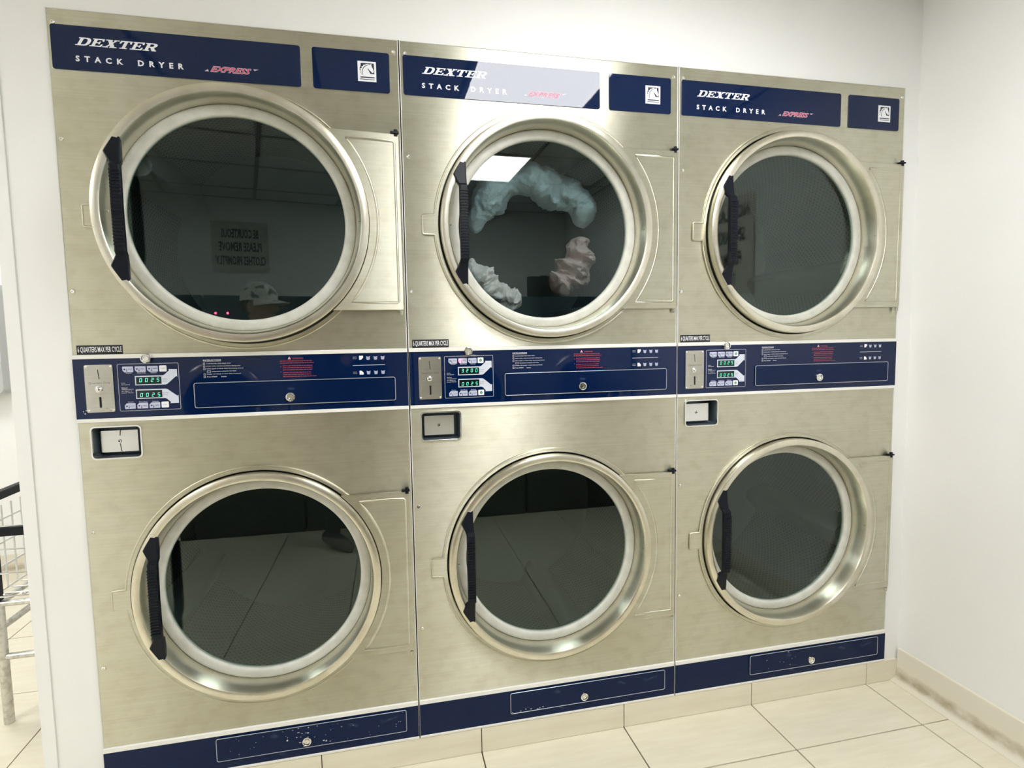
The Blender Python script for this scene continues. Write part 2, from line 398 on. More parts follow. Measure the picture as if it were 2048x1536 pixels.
def door_rim():
    p = [(0.3068, 0.006), (0.3068, -0.0115), (0.3055, -0.0145), (0.302, -0.0162), (0.290, -0.0165), (0.2868, -0.0152), (0.2850, -0.012),
         (0.2805, 0.012), (0.2785, 0.030), (0.2780, 0.044), (0.290, 0.046), (0.300, 0.030), (0.303, 0.008)]
    return MB().lathe(p, DCX-HX, 0, 128).mesh('door', RIMST, 30)
def hinge_plate():
    r = 0.3085; a = math.degrees(math.asin(0.228/r)); x1 = 0.7925-HX
    out = [(x1, -0.225), (x1, 0.225), (x1-0.003, 0.228)] + list(reversed(circ(DCX-HX, 0, r, 40, -a, a))) + [(x1-0.003, -0.228)]
    return MB().prism([out], -0.0135, -0.0045).mesh('hinge_plate', STEEL)
def hinge_bead():
    r = 0.330; a = 39.2; c = DCX-HX
    pts = [(p[0], -0.0135, p[1]) for p in circ(c, 0, r, 30, -a, a)]
    zt = pts[-1][2]; x1 = 0.7800-HX
    pts += [(x1-0.004, -0.0135, zt), (x1, -0.0135, zt-0.004), (x1, -0.0135, -zt+0.004), (x1-0.004, -0.0135, -zt)]
    return MB().tube(pts, 0.0032, 8, True, 0.55).mesh('embossed_bead', STEEL, 60)
def gasket():
    p = [(0.2790, 0.043), (0.2785, 0.036), (0.2760, 0.0325), (0.2700, 0.0305), (0.2600, 0.0300), (0.2540, 0.0315), (0.2510, 0.0350), (0.2500, 0.040), (0.2500, 0.047), (0.2790, 0.047)]
    return MB().lathe(p, DCX-HX, 0, 128).mesh('gasket', GASKET, 60)
def glass_disc():
    return MB().lathe([(0.0, 0.039), (0.2525, 0.039), (0.2525, 0.044), (0.0, 0.044)], DCX-HX, 0, 96, False).mesh('glass', GLASS, 30)
def handle_mesh():
    h = HX
    S = [(0.1855, .1610, .1640, -.0215, -.0145), (0.1840, .1600, .1645, -.0235, -.0145), (0.1290, .1308, .1650, -.0300, -.0145), (0.1260, .1305, .1650, -.0305, -.0145),
         (0.1030, .1420, .1655, -.0345, -.0200), (0.0955, .1435, .1660, -.0480, -.0310), (0.0900, .1440, .1660, -.0485, -.0315), (0.0, .1432, .1655, -.0500, -.0330)]
    S = S + [(-a, b, c, d, e) for a, b, c, d, e in reversed(S[:-1])]
    m = MB(); vs = []; fs = []
    for z, xl, xr, yf, yb in S:
        e = min(0.003, (xr-xl)*0.3)
        vs += [(xl-h, yb, z), (xr-h, yb, z), (xr-h, yf+e, z), (xr-h-e, yf, z), (xl-h+e, yf, z), (xl-h, yf+e, z)]
    n = 6
    for i in range(len(S)-1):
        for k in range(n): fs.append((i*n+k, i*n+(k+1) % n, (i+1)*n+(k+1) % n, (i+1)*n+k))
    fs += [tuple(range(n)), tuple(reversed(range((len(S)-1)*n, len(S)*n)))]
    m.add(vs, fs)
    for k in range(23):
        z = -0.082 + k*0.164/22
        m.box(.1445-h, .1650-h, -.0510, -.0470, z-0.0018, z+0.0018)
    return m.mesh('handle', BLACK, 25)
def hinge_bracket(sg): return MB().box(-0.0135, 0.0075, -0.0185, -0.0045, 0.2290*sg if sg > 0 else -0.2335, 0.2335 if sg > 0 else -0.2290).mesh('hinge_bracket', BLACK if sg > 0 else PLATE)
def hinge_pin(): return MB().tube([(0.000, -0.0115, 0.222), (0.000, -0.0115, 0.239)], 0.0052, 10).mesh('hinge_pin', BLACK, 40)
def hinge_bolt(): return MB().tube([(0.000, -0.011, -0.229), (0.000, -0.011, -0.241)], 0.0045, 8).mesh('hinge_bolt', PLATE, 40)
def rim_seam():
    return MB().box(0.2810+DCX-HX, 0.3066+DCX-HX, -0.0170, -0.0160, -0.0015, -0.0005).mesh('seam', DARK)
def catch_screw():
    return MB().tube([(0.118-HX, 0.0, 0.0), (0.126-HX, -0.001, 0.0)], 0.003, 8).mesh('catch', CHROME, 40)
def drum_mesh():
    """perforated cylinder with a solid front flange, centred on its own axis"""
    p = [(0.285, 0.060), (0.300, 0.058), (0.330, 0.062), (0.332, 0.072), (0.332, 0.600), (0.338, 0.600), (0.338, 0.066), (0.372, 0.062), (0.372, 0.054), (0.285, 0.054)]
    n = 72; me = MB().lathe(p, 0, 0, n).mesh('drum', DRUM, 40)
    uv = me.uv_layers.new(name='UVMap')
    for pl in me.polygons:
        mid = math.atan2(pl.center.z, pl.center.x)
        hole = pl.center.y > 0.1 and math.hypot(pl.center.x, pl.center.z) < 0.3345
        for li in pl.loop_indices:
            co_ = me.vertices[me.loops[li].vertex_index].co; a = math.atan2(co_.z, co_.x)
            while a-mid > math.pi: a -= 2*math.pi
            while mid-a > math.pi: a += 2*math.pi
            u, v = a*0.332/0.0135, co_.y/0.0135
            uv.data[li].uv = ((u+v)*0.7071, (v-u)*0.7071) if hole else (0.5, 0.0)
    return me
def drum_back():
    return MB().lathe([(0.0005, 0.606), (0.10, 0.604), (0.318, 0.598), (0.331, 0.592), (0.331, 0.612), (0.0005, 0.612)], 0, 0, 64, False).mesh('drum_back', DBACK, 40)
def baffle_mesh():
    m = MB(); sec = [(0.3315, -0.062), (0.315, -0.050), (0.270, -0.016), (0.264, 0.0), (0.270, 0.016), (0.315, 0.050), (0.3315, 0.062)]
    vs = []; n = len(sec)
    for y in (0.085, 0.595): vs += [(r, y, t) for r, t in sec]
    fs = [(k, k+1, n+k+1, n+k) for k in range(n-1)] + [tuple(range(n)), tuple(reversed(range(n, 2*n)))]
    m.add(vs, fs); return m.mesh('baffle', BAFFLE, 40)
def lock_mesh(x, z, y, r=0.0125):
    p = [(0.0004, y-0.0045), (r*0.36, y-0.0045), (r*0.40, y-0.0070), (r*0.50, y-0.0070), (r*0.55, y-0.0040), (r*0.66, y-0.0040), (r*0.74, y-0.0085), (r*0.92, y-0.0080), (r, y-0.0045), (r, y+0.001)]
    return MB().lathe(p, x, z, 24, False).mesh('lock', CHROME, 25)
def screw_mesh():
    return MB().lathe([(0.0003, -0.0008), (0.0013, -0.0010), (0.0018, -0.0030), (0.0038, -0.0030), (0.0052, -0.0018), (0.0056, 0.0005)], 0, 0, 16, False).mesh('screw', CHROME, 40)
def cabinet():
    m = MB(); t = 0.002; d = 1.02; z0, z1 = 0.0765, 1.9935
    m.box(0.0015, 0.0015+t, -0.0012, d, z0, z1).box(0.7985-t, 0.7985, -0.0012, d, z0, z1)
    m.box(0.0035, 0.7965, -0.0012, d, z1-t, z1).box(0.0035, 0.7965, 0.003, d, z0, z0+t).box(0.0035, 0.7965, d-t, d, z0+t, z1-t)
    return m.mesh('cabinet', mat('cabinet_paint', (0.72, 0.72, 0.68), 0.4))
def divider(): return MB().box(0.004, 0.796, 0.004, 1.0, 1.06, 1.075).mesh('divider', DARK)
GLY = {
 'D': (1.0, [[(0,0),(.62,0),(.82,.05),(.95,.2),(1,.38),(1,.62),(.95,.8),(.82,.95),(.62,1),(0,1),(0,.88),(.13,.88),(.13,.12),(0,.12)], [(.38,.13),(.56,.13),(.68,.2),(.74,.36),(.74,.64),(.68,.8),(.56,.87),(.38,.87)]], []),
 'E': (.93, [[(0,0),(.9,0),(.93,.33),(.81,.33),(.74,.13),(.38,.13),(.38,.44),(.56,.44),(.58,.33),(.68,.33),(.68,.67),(.58,.67),(.56,.56),(.38,.56),(.38,.87),(.72,.87),(.79,.69),(.9,.69),(.88,1),(0,1),(0,.88),(.13,.88),(.13,.12),(0,.12)]], []),
 'X': (1.04, [[(.1,1),(.42,1),(.95,0),(.62,0)]], [[(.12,0),(.28,0),(.92,1),(.76,1)], [(0,.88),(.5,.88),(.5,1),(0,1)], [(.6,.88),(1.03,.88),(1.03,1),(.6,1)], [(0,0),(.43,0),(.43,.12),(0,.12)], [(.52,0),(1.06,0),(1.06,.12),(.52,.12)]]),
 'T': (.94, [[(.18,0),(.76,0),(.76,.12),(.60,.12),(.60,.87),(.76,.87),(.82,.64),(.94,.64),(.92,1),(.02,1),(0,.64),(.12,.64),(.18,.87),(.34,.87),(.34,.12),(.18,.12)]], []),
 'R': (1.05, [[(0,0),(.5,0),(.5,.12),(.38,.12),(.38,.42),(.48,.42),(.72,0),(1.05,0),(1.05,.12),(.95,.12),(.77,.45),(.91,.57),(.95,.72),(.91,.88),(.78,.97),(.62,1),(0,1),(0,.88),(.13,.88),(.13,.12),(0,.12)], [(.38,.55),(.57,.55),(.67,.61),(.69,.71),(.67,.81),(.57,.87),(.38,.87)]], [])}
def dexter(x0, x1, z0, z1, y):
    m = MB(); sh = 0.42; x = 0; adv = []
    for c in 'DEXTER': adv.append(x); x += GLY[c][0] + 0.05
    tot = x - 0.05 + sh*0.9
    def tf(o, ax): return [(x0 + (ax + px + sh*pz*0.9)/tot*(x1-x0), z0 + pz*(z1-z0)) for px, pz in o]
    for c, ax in zip('DEXTER', adv):
        _, main, extra = GLY[c]
        m.prism([tf(o, ax) for o in main], y, y, True)
        for e in extra: m.prism([tf(e, ax)], y-0.00002, y, True)
    return m.mesh('brand_lettering', WHITE)
def bars(m, x0, x1, z, h, y, words):
    """one line of print too small to read: word-long dashes"""
    rnd = random.Random(int(z*1e5)); x = x0
    while x < x1-0.001:
        l = min(rnd.uniform(*words), x1-x); m.prism([rect(x, x+l, z-h/2, z+h/2)], y, y, True); x += l + 0.0011
    return m
SEG = {'0': 'abcdef', '1': 'bc', '2': 'abged', '3': 'abgcd', '5': 'afgcd'}
def digits(txt, x0, z0, y):
    m = MB(); w, h, t, pitch = 0.0054, 0.0094, 0.00095, 0.0129
    for k, c in enumerate(txt):
        bx = x0 + k*pitch
        def q(a, b, cc, d):
            m.prism([[(bx + px + 0.12*(pz), z0 + pz) for px, pz in rect(a, b, cc, d)]], y, y, True)
        g = 0.0002
        for s in SEG[c]:
            if s == 'a': q(t*.6, w-t*.6, h-t, h)
            if s == 'd': q(t*.6, w-t*.6, 0, t)
            if s == 'g': q(t*.6, w-t*.6, h/2-t/2, h/2+t/2)
            if s == 'f': q(0, t, h/2+g, h-t*.5)
            if s == 'e': q(0, t, t*.5, h/2-g)
            if s == 'b': q(w-t, w, h/2+g, h-t*.5)
            if s == 'c': q(w-t, w, t*.5, h/2-g)
    return m.mesh('digits', DIGIT)
def emblem_dark(y):
    m = MB(); x0, x1, z0, z1 = 0.695, 0.7412, 1.8823, 1.9323
    def uv(px, py): return (x0 + (px-385)/405*(x1-x0), z1 - (py-682-(px-385)*0.072)/440*(z1-z0))
    m.prism([[uv(*p) for p in [(455, 728), (742, 748), (748, 975), (438, 950), (430, 840), (450, 800)]]], y, y, True)
    m.prism([[uv(*p) for p in [(440, 1022), (752, 1043), (752, 1068), (442, 1047)]]], y, y, True)
    m.prism([[uv(*p) for p in [(430, 1070), (757, 1095), (757, 1108), (432, 1085)]]], y, y, True)
    return m.mesh('emblem_ink', mat('emblem_navy', (0.004, 0.010, 0.035), 0.3))
def emblem_horse(y):
    m = MB(); x0, x1, z0, z1 = 0.695, 0.7412, 1.8823, 1.9323
    def uv(px, py): return (x0 + (px-385)/405*(x1-x0), z1 - (py-682-(px-385)*0.072)/440*(z1-z0))
    m.prism([[uv(*p) for p in [(425, 992), (432, 950), (455, 935), (432, 905), (455, 885), (440, 850), (478, 838), (470, 800), (505, 805), (510, 772), (545, 768), (590, 752), (650, 768), (692, 752), (690, 795), (715, 850), (735, 905), (730, 945), (700, 955), (682, 925), (650, 898), (620, 862), (608, 830), (605, 865), (635, 915), (655, 965), (660, 1000)]]], y, y, True)
    return m.mesh('emblem_horse', WHITE)
def emblem_mane(y):
    m = MB(); x0, x1, z0, z1 = 0.695, 0.7412, 1.8823, 1.9323
    def uv(px, py): return (x0 + (px-385)/405*(x1-x0), z1 - (py-682-(px-385)*0.072)/440*(z1-z0))
    m.prism([[uv(*p) for p in [(472, 992), (478, 910), (500, 840), (545, 795), (610, 775), (610, 783), (552, 808), (512, 850), (490, 915), (488, 992)]]], y, y, True)
    return m.mesh('emblem_mane_line', mat('emblem_navy', (0.004, 0.010, 0.035), 0.3))

KEYX = [(0.1090, 0.1325), (0.1363, 0.1602), (0.1635, 0.1872)]
def keys_mesh(k, up):
    x0, x1 = KEYX[k]; z0, z1 = (1.1483, 1.1628) if up else (1.0582, 1.0722)
    if up: o = [(x0+0.0045, z0), (x1-0.001, z0), (x1, z0+0.001), (x1, z1-0.001), (x1-0.001, z1), (x0+0.001, z1), (x0, z1-0.001), (x0, z0+0.005)]
    else: o = [(x0+0.001, z0), (x1-0.001, z0), (x1, z0+0.001), (x1, z1-0.001), (x1-0.001, z1), (x0+0.0045, z1), (x0, z1-0.005), (x0, z0+0.001)]
    return MB().prism([o], -0.0050, -0.0038).mesh('key', LAV)
def key_ink(up):
    m = MB(); y = -0.00515
    for k, (x0, x1) in enumerate(KEYX):
        zc = 1.1562 if up else 1.0650
        m.prism([circ(x0+0.0045, zc, 0.0019, 12)], y, y, True)
        m.prism([rect(x0+0.0088, x0+0.0098, zc-0.0045, zc+0.001)], y, y, True).prism([circ(x0+0.0093, zc-0.0045, 0.0013, 8)], y, y, True)
        fit_text(m, ('HOT', 'MED', 'WARM')[k], x0+0.0125, x1-0.002, zc-0.0015, zc+0.0015, y)
    return m.mesh('key_print', INK)
def panel_print(y):
    m = MB()
    # frame lines round the keypad
    fo, fi = rr(0.0975, 0.2340, 1.0530, 1.1692, 0.003), rr(0.0981, 0.2334, 1.0536, 1.1686, 0.0026)
    m.prism([fo, fi], y, y, True)
    for k, (x0, x1) in enumerate(KEYX):
        t = ('Regular', 'Perm Press', 'Delicate')[k]; xm = (x0+x1)/2; hw = (0.0065, 0.0092, 0.0068)[k]
        fit_text(m, t, xm-hw+0.002, xm+hw+0.002, 1.1450, 1.1472, y); fit_text(m, t, xm-hw+0.002, xm+hw+0.002, 1.0737, 1.0759, y)
    for t, z, l in (('Cycle', 1.1220, .0095), ('Accepted', 1.1180, .0185), ('Select', 1.1105, .0135), ('Temperature', 1.1065, .0262), ('for Upper or', 1.1022, .0235), ('Lower Dryer', 1.0978, .0262)):
        fit_text(m, t, 0.1040, 0.1040+l, z-0.0013, z+0.0013, y)
    return m.mesh('keypad_print', WHITE)
def instr_print(y):
    m = MB()
    fit_text(m, 'INSTRUCTIONS', 0.2905, 0.3325, 1.1722, 1.1752, y, bold=0.02)
    m.prism([rect(0.2905, 0.3325, 1.1706, 1.1711)], y, y, True)
    for k, (t, l, ind) in enumerate((('Load laundry, close dryer door.', .062, 0), ('Insert coins, control purchases drying time.', .084, 0), ('Select upper or lower dryer by pressing desired', .090, 0),
                                  ('temperature setting for that dryer.', .062, .012), ('Display will change to show time purchased.', .084, 0), ('Press START       button.', .050, 0))):
        z = 1.1650 - k*0.0067
        fit_text(m, t, 0.2980+ind, 0.2980+ind+l-0.004, z-0.0012, z+0.0014, y, bold=0.01)
        if k != 3:
            m.prism([rect(0.2905, 0.2948, z-0.0022, z+0.0022), rect(0.2910, 0.2943, z-0.0017, z+0.0017)], y, y, True)
        else:
            m.prism([rect(0.2985, 0.3075, z-0.0022, z+0.0022), rect(0.2990, 0.3070, z-0.0017, z+0.0017)], y, y, True)
    return m.mesh('instruction_print', WHITE)
def cycle_print(y):
    m = MB()
    for zc, t, up in ((1.1708, 'Upper', True), (1.1310, 'Lower', False)):
        fit_text(m, t, 0.6550, 0.6655, zc+0.0010, zc+0.0032, y); fit_text(m, 'Dryer', 0.6550, 0.6655, zc-0.0032, zc-0.0010, y)
        s = 0.0052; x = 0.6763
        o = [(x-s, zc+s), (x+s, zc+s), (x+s, zc), (x, zc-s), (x-s, zc-s)] if up else [(x-s, zc-s), (x+s, zc-s), (x+s, zc), (x, zc+s), (x-s, zc+s)]
        m.prism([o], y, y, True)
    m.prism([rect(0.6545, 0.7380, 1.1504, 1.1512)], y, y, True)
    return m.mesh('cycle_print', WHITE)
def cycle_icon(y):
    s = 0.0050
    return MB().prism([[(-s*1.0, s*.9), (-s*.4, s*.6), (s*.4, s*.6), (s*1.0, s*.9), (s*.8, -s*.9), (s*.5, -s*1.1), (-s*.5, -s*1.1), (-s*.8, -s*.9)]], y, y, True).mesh('cycle_icon', mat('icon_print', (0.40, 0.44, 0.56), 0.4))
def warn_print(y):
    m = MB()
    fit_text(m, 'WARNING', 0.5035, 0.5300, 1.1715, 1.1750, y, bold=0.02)
    for k in range(8):
        z = 1.1668 - k*0.0052 - (0.002 if k > 1 else 0) - (0.002 if k > 4 else 0)
        x0 = 0.4725 if k < 2 else 0.4790
        bars(m, x0, (0.552, 0.556, 0.552, 0.552, 0.552, 0.548, 0.548, 0.562)[k], z, 0.0017, y, (0.003, 0.010))
    m.prism([circ(0.4742, 1.1525, 0.0012, 8)], y, y, True).prism([circ(0.4742, 1.1390, 0.0012, 8)], y, y, True)
    return m.mesh('warning_print', REDP)
def warn_sign(y):
    m = MB().prism([[(0.4918, 1.1712), (0.5000, 1.1712), (0.4959, 1.1782)]], y, y, True)
    return m.mesh('warning_triangle', mat('pink_print', (0.75, 0.35, 0.36), 0.4))
def arrow(up):
    if up: o = [(0.1350, 1.1158), (0.2020, 1.1158), (0.2062, 1.1172), (0.2272, 1.1362), (0.2297, 1.1345), (0.2297, 1.1535), (0.2105, 1.1538), (0.2125, 1.1512), (0.2015, 1.1412), (0.1975, 1.1390), (0.1350, 1.1390)]
    else: o = [(0.1352, 1.1055), (0.2020, 1.1055), (0.2062, 1.1040), (0.2272, 1.0868), (0.2299, 1.0885), (0.2299, 1.0688), (0.2102, 1.0688), (0.2125, 1.0712), (0.2035, 1.0805), (0.1990, 1.0822), (0.1352, 1.0822)]
    return MB().prism([o], -0.0046, -0.0038).mesh('display', PANELW)
def screen(up): 
    z0, z1 = (1.1181, 1.1362) if up else (1.0846, 1.1028)
    return MB().prism([rect(0.1374, 0.1936, z0, z1)], -0.0050, -0.0044).mesh('display_window', SCREEN)
def arrow_ink(up):
    m = MB(); y = -0.00475; z = 1.1270 if up else 1.0930
    fit_text(m, 'Upper' if up else 'Lower', 0.1962, 0.2080, z+0.0012, z+0.0040, y); fit_text(m, 'Dryer', 0.1962, 0.2070, z-0.0040, z-0.0012, y)
    return m.mesh('display_print', INK)
def start_key(up):
    z0, z1 = (1.1483, 1.1636) if up else (1.0584, 1.0733)
    return MB().prism([rr(0.1905, 0.2068, z0, z1, 0.0018)], -0.0052, -0.0038).mesh('start_key', WHITE)
def start_mark(up, kind):
    zc = 1.1560 if up else 1.0658; x = 0.1986; m = MB(); y = -0.0054
    if kind == 'diamond':
        s = 0.0048; m.prism([[(x, zc-s), (x+s, zc), (x, zc+s), (x-s, zc)], [(x, zc-s*.3), (x+s*.3, zc), (x, zc+s*.3), (x-s*.3, zc)]], y, y, True)
        return m.mesh('start_mark', GREENP)
    fit_text(m, 'START', x-0.0050, x+0.0050, zc-0.0013, zc+0.0013, y)
    return m.mesh('start_mark', mat('grey_ink', (0.2, 0.22, 0.28), 0.5))
def bezel_plate(z0, z1): return MB().prism([rr(0.2672, 0.7635, z0, z1, 0.005)], -0.0075, -0.0035).mesh('service_panel', NAVYP)
def bezel_edge(z0, z1):
    p = [(x, -0.0072, z) for x, z in rr(0.2672, 0.7635, z0, z1, 0.005)]
    return MB().tube(p, 0.0010, 6, True).mesh('panel_edge', WORN_GLINT, 60)
def coin_plate():
    h1 = [(0.0552, 1.1572), (0.0568, 1.1572), (0.0590, 1.1342), (0.0574, 1.1342)]
    h2 = rr(0.0552, 0.0602, 1.0640, 1.0905, 0.0024, 3)
    return MB().prism([rr(0.0268, 0.0884, 1.0527, 1.1688, 0.004), list(reversed(h1)), h2], -0.0068, -0.0040).mesh('coin_plate', PLATE)
def coin_button():
    return MB().lathe([(0.0003, -0.0130), (0.0035, -0.0130), (0.0062, -0.0115), (0.0072, -0.0090), (0.0072, -0.0070), (0.0085, -0.0068), (0.0085, -0.006)], 0.0556, 1.1088, 24, False).mesh('coin_return_button', CHROME, 40)
def coin_tray():
    return MB().prism([[(0.0430, 1.0640), (0.0728, 1.0640), (0.0700, 1.0610), (0.0640, 1.0592), (0.0520, 1.0592), (0.0460, 1.0610)]], -0.0090, -0.0066).mesh('coin_tray', PLATE)
def coin_back(): return MB().box(0.040, 0.076, -0.0042, -0.0039, 1.058, 1.163).mesh('slot_back', DARK)
def coin_text():
    return fit_text(MB(), 'Quarters Only', 0.0345, 0.0815, 1.1208, 1.1275, -0.00695).mesh('coin_print', mat('engraved', (0.16, 0.15, 0.13), 0.5, 0.5))
def coin_frame():
    return MB().prism([rr(0.0275, 0.1415, 0.9345, 1.0180, 0.011), rr(0.0315, 0.1375, 0.9385, 1.0140, 0.008)], -0.0040, 0.001).mesh('coin_box_frame', CHROME)
def coin_recess():
    m = MB(); o, i = rr(0.0312, 0.1378, 0.9382, 1.0143, 0.008), rr(0.0345, 0.1345, 0.9415, 1.0110, 0.006)
    n = len(o)
    vs = [(x, -0.001, z) for x, z in o] + [(x, 0.044, z) for x, z in i]
    fs = [(k, (k+1) % n, n+(k+1) % n, n+k) for k in range(n)] + [tuple(n+k for k in range(n))]
    return m.add(vs, fs).mesh('coin_box', RECESS)
def coin_front():
    return MB().prism([rr(0.0398, 0.1235, 0.9480, 1.0030, 0.002, 2)], 0.022, 0.0445).mesh('coin_box_front', mat('coin_box_steel', (0.80, 0.80, 0.78), 0.22, 0.75))
def coin_lock():
    return MB().lathe([(0.0003, 0.0235), (0.0020, 0.0235), (0.0024, 0.0195), (0.0042, 0.0195), (0.0052, 0.0210), (0.0052, 0.0225)], 0.0812, 0.9755, 18, False).mesh('coin_box_lock', CHROME, 30)
def coin_keyhole(): return MB().prism([circ(0.0812, 0.9755, 0.0022, 12)], 0.0192, 0.02, True).mesh('keyhole', DARK)
def chips(seed, x0, x1, z0, z1, n, smax):
    rnd = random.Random(seed); m = MB()
    for _ in range(n):
        x, z = rnd.uniform(x0, x1), rnd.uniform(z0, z1); a = rnd.uniform(0.0006, smax); b = rnd.uniform(0.0005, smax*0.5); k = rnd.randint(5, 7)
        m.prism([[(x + a*math.cos(6.283*i/k)*rnd.uniform(.6, 1), z + b*math.sin(6.283*i/k)*rnd.uniform(.6, 1)) for i in range(k)]], -0.0077, -0.0077, True)
    return m.mesh('paint_chips', mat('bare_metal', (0.7, 0.7, 0.68), 0.4))

def lid_text(y):
    return fit_text(MB(), '6 QUARTERS MAX PER CYCLE', 0.0145, 0.1092, 1.1968, 1.2125, y, bold=0.012).mesh('sticker_print', WHITE)

BAF = {(0, 'T'): 150, (1, 'T'): 65, (2, 'T'): 100, (0, 'B'): 206, (1, 'B'): -72, (2, 'B'): -12}   # where each drum came to rest
def make_dryer(i, label, angT, angB, up_txt, lo_txt, start_kind, led):
    d = thing('stack_dryer', label, 'dryer', (i*W, 0, 0), group='stack dryers built into the wall')
    C = cached
    obj('cabinet', C('cab', cabinet), d); obj('divider', C('div', divider), d)
    obj('front_panel', C('fpT', lambda: front_panel(1.1935, 1.9915, ZT, False)), d, bev=0.0008)
    obj('front_panel', C('fpB', lambda: front_panel(0.1885, 1.0275, ZB, True)), d, bev=0.0008)
    for zc, ang in ((ZT, angT), (ZB, angB)):
        k = 'T' if zc == ZT else 'B'
        su = obj('door_surround', C('sur'+k, lambda: surround(zc)), d, bev=0.0016); obj('surround_bead', C('sub'+k, lambda: surround_bead(zc)), su)
        dr = obj('door', C('rim', door_rim), d, (HX, HY, zc), R(ang))
        for nm, fn, bv in (('hinge_plate', hinge_plate, 0.0016), ('embossed_bead', hinge_bead, None), ('gasket', gasket, None), ('glass', glass_disc, None), ('handle', handle_mesh, None),
                           ('hinge_pin', hinge_pin, None), ('hinge_bracket', lambda: hinge_bracket(1), None), ('hinge_bolt', hinge_bolt, None), ('seam', rim_seam, None), ('catch', catch_screw, None)):
            o = obj(nm, C(nm, fn), dr, (0, -HY, 0), bev=bv)
            if nm == 'handle': o['label'] = 'black ribbed plastic pull handle'
            if nm == 'gasket': o['label'] = 'pale grey rubber ring round the glass'
        dm = obj('drum', C('drum', drum_mesh), d, (DCX, 0, zc)); obj('drum_back', C('drumb', drum_back), dm)
        for q in range(3):
            o = obj('baffle', C('baf', baffle_mesh), dm)
            o.rotation_euler = (0, -R(BAF[(i, k)] + 120*q), 0)
    # top name panels
    h = obj('header_panel', C('hp1', lambda: MB().prism([rr(0.0094, 0.5560, 1.8572, 1.9572, 0.006)], -0.0022, 0.0).mesh('header_panel', NAVY)), d, bev=0.0005)
    obj('brand_lettering', C('dex', lambda: dexter(0.0585, 0.2385, 1.9136, 1.9316, -0.0024)), h)
    obj('stack_lettering', C('sd1', lambda: fit_text(MB(), 'STACK', 0.0578, 0.1566, 1.8770, 1.8904, -0.0024, bold=0.035, spacing=2.1).mesh('stack_lettering', WHITE)), h)
    obj('dryer_lettering', C('sd2', lambda: fit_text(MB(), 'DRYER', 0.1880, 0.2870, 1.8770, 1.8904, -0.0024, bold=0.035, spacing=2.1).mesh('dryer_lettering', WHITE)), h)
    obj('express_outline', C('exw', lambda: fit_text(MB(), 'EXPRESS', 0.3455, 0.4400, 1.8766, 1.8912, -0.0024, bold=0.05, shear=0.45)
        .prism([[(0.3325, 1.8772), (0.3425, 1.8772), (0.3405, 1.8822)]], -0.0024, -0.0024, True).prism([[(0.4440, 1.8905), (0.4570, 1.8905), (0.4470, 1.8865)]], -0.0024, -0.0024, True).mesh('express_outline', EXPW)), h)
    obj('express_lettering', C('exr', lambda: fit_text(MB(), 'EXPRESS', 0.3468, 0.4387, 1.8776, 1.8902, -0.0026, bold=0.012, shear=0.45).mesh('express_lettering', EXPR)), h)
    h2 = obj('header_panel', C('hp2', lambda: MB().prism([rr(0.5842, 0.7752, 1.8572, 1.9572, 0.006)], -0.0022, 0.0).mesh('header_panel', NAVY)), d, bev=0.0005)
    obj('emblem', C('em', lambda: MB().prism([rect(0.6950, 0.7412, 1.8823, 1.9323)], -0.0026, -0.0020).mesh('emblem', WHITE)), h2)
    obj('emblem_ink', C('em1', lambda: emblem_dark(-0.0028)), h2); obj('emblem_horse', C('em2', lambda: emblem_horse(-0.0030)), h2); obj('emblem_mane_line', C('em3', lambda: emblem_mane(-0.0032)), h2)
    # trims
    for z0, z1 in ((1.1830, 1.1933), (1.0277, 1.0370), (0.1762, 0.1883), (0.0765, 0.0832)):
        obj('trim_strip', C(('trim', z0), lambda: MB().box(0.0022, 0.7978, -0.0055, 0.002, z0, z1).mesh('trim_strip', TRIM)), d, bev=0.001)
    # control band
    c = obj('control_panel', C('ctl', lambda: MB().box(0.0025, 0.7975, -0.0040, 0.003, 1.0370, 1.1830).mesh('control_panel', NAVY)), d)
    for nm, fn in (('keypad_print', panel_print), ('instruction_print', instr_print), ('cycle_print', cycle_print)): obj(nm, C(nm, lambda: fn(-0.0042)), c)
    for zc in (1.1704, 1.1315):
        for x in (0.6945, 0.7137, 0.7324): obj('cycle_icon', C('pi', lambda: cycle_icon(-0.0042)), c, (x, 0, zc))
    obj('warning_print', C('wp', lambda: warn_print(-0.0042)), c); obj('warning_triangle', C('wt', lambda: warn_sign(-0.0042)), c)
    for up in (True, False):
        for k in range(3): obj('key', C(('key', k, up), lambda: keys_mesh(k, up)), c)
        obj('key_print', C(('ki', up), lambda: key_ink(up)), c)
        obj('start_key', C(('sk', up), lambda: start_key(up)), c); obj('start_mark', C(('sm', up, start_kind), lambda: start_mark(up, start_kind)), c)
        s = obj('display', C(('ar', up), lambda: arrow(up)), d)
        obj('display_window', C(('scr', up), lambda: screen(up)), s); obj('display_print', C(('ai', up), lambda: arrow_ink(up)), s)
        t = up_txt if up else lo_txt
        o = obj('digits', C(('dg', t, up), lambda: digits(t, 0.1443, 1.1236 if up else 1.0868, -0.0052)), s); o['label'] = 'green digits reading ' + t
    if led: 
        o = obj('led', C('led', lambda: MB().ball((KEYX[1][0]+0.0045, -0.0052, 1.1562), 0.0030, 1, 0.5, 1, 14, 8).mesh('led', LED, 60)), c); o['label'] = 'lit red indicator light'
    cp = obj('coin_plate', C('cp', coin_plate), d, bev=0.0006)
    for nm, fn in (('coin_return_button', coin_button), ('coin_tray', coin_tray), ('slot_back', coin_back), ('coin_print', coin_text)): obj(nm, C(nm, fn), cp)
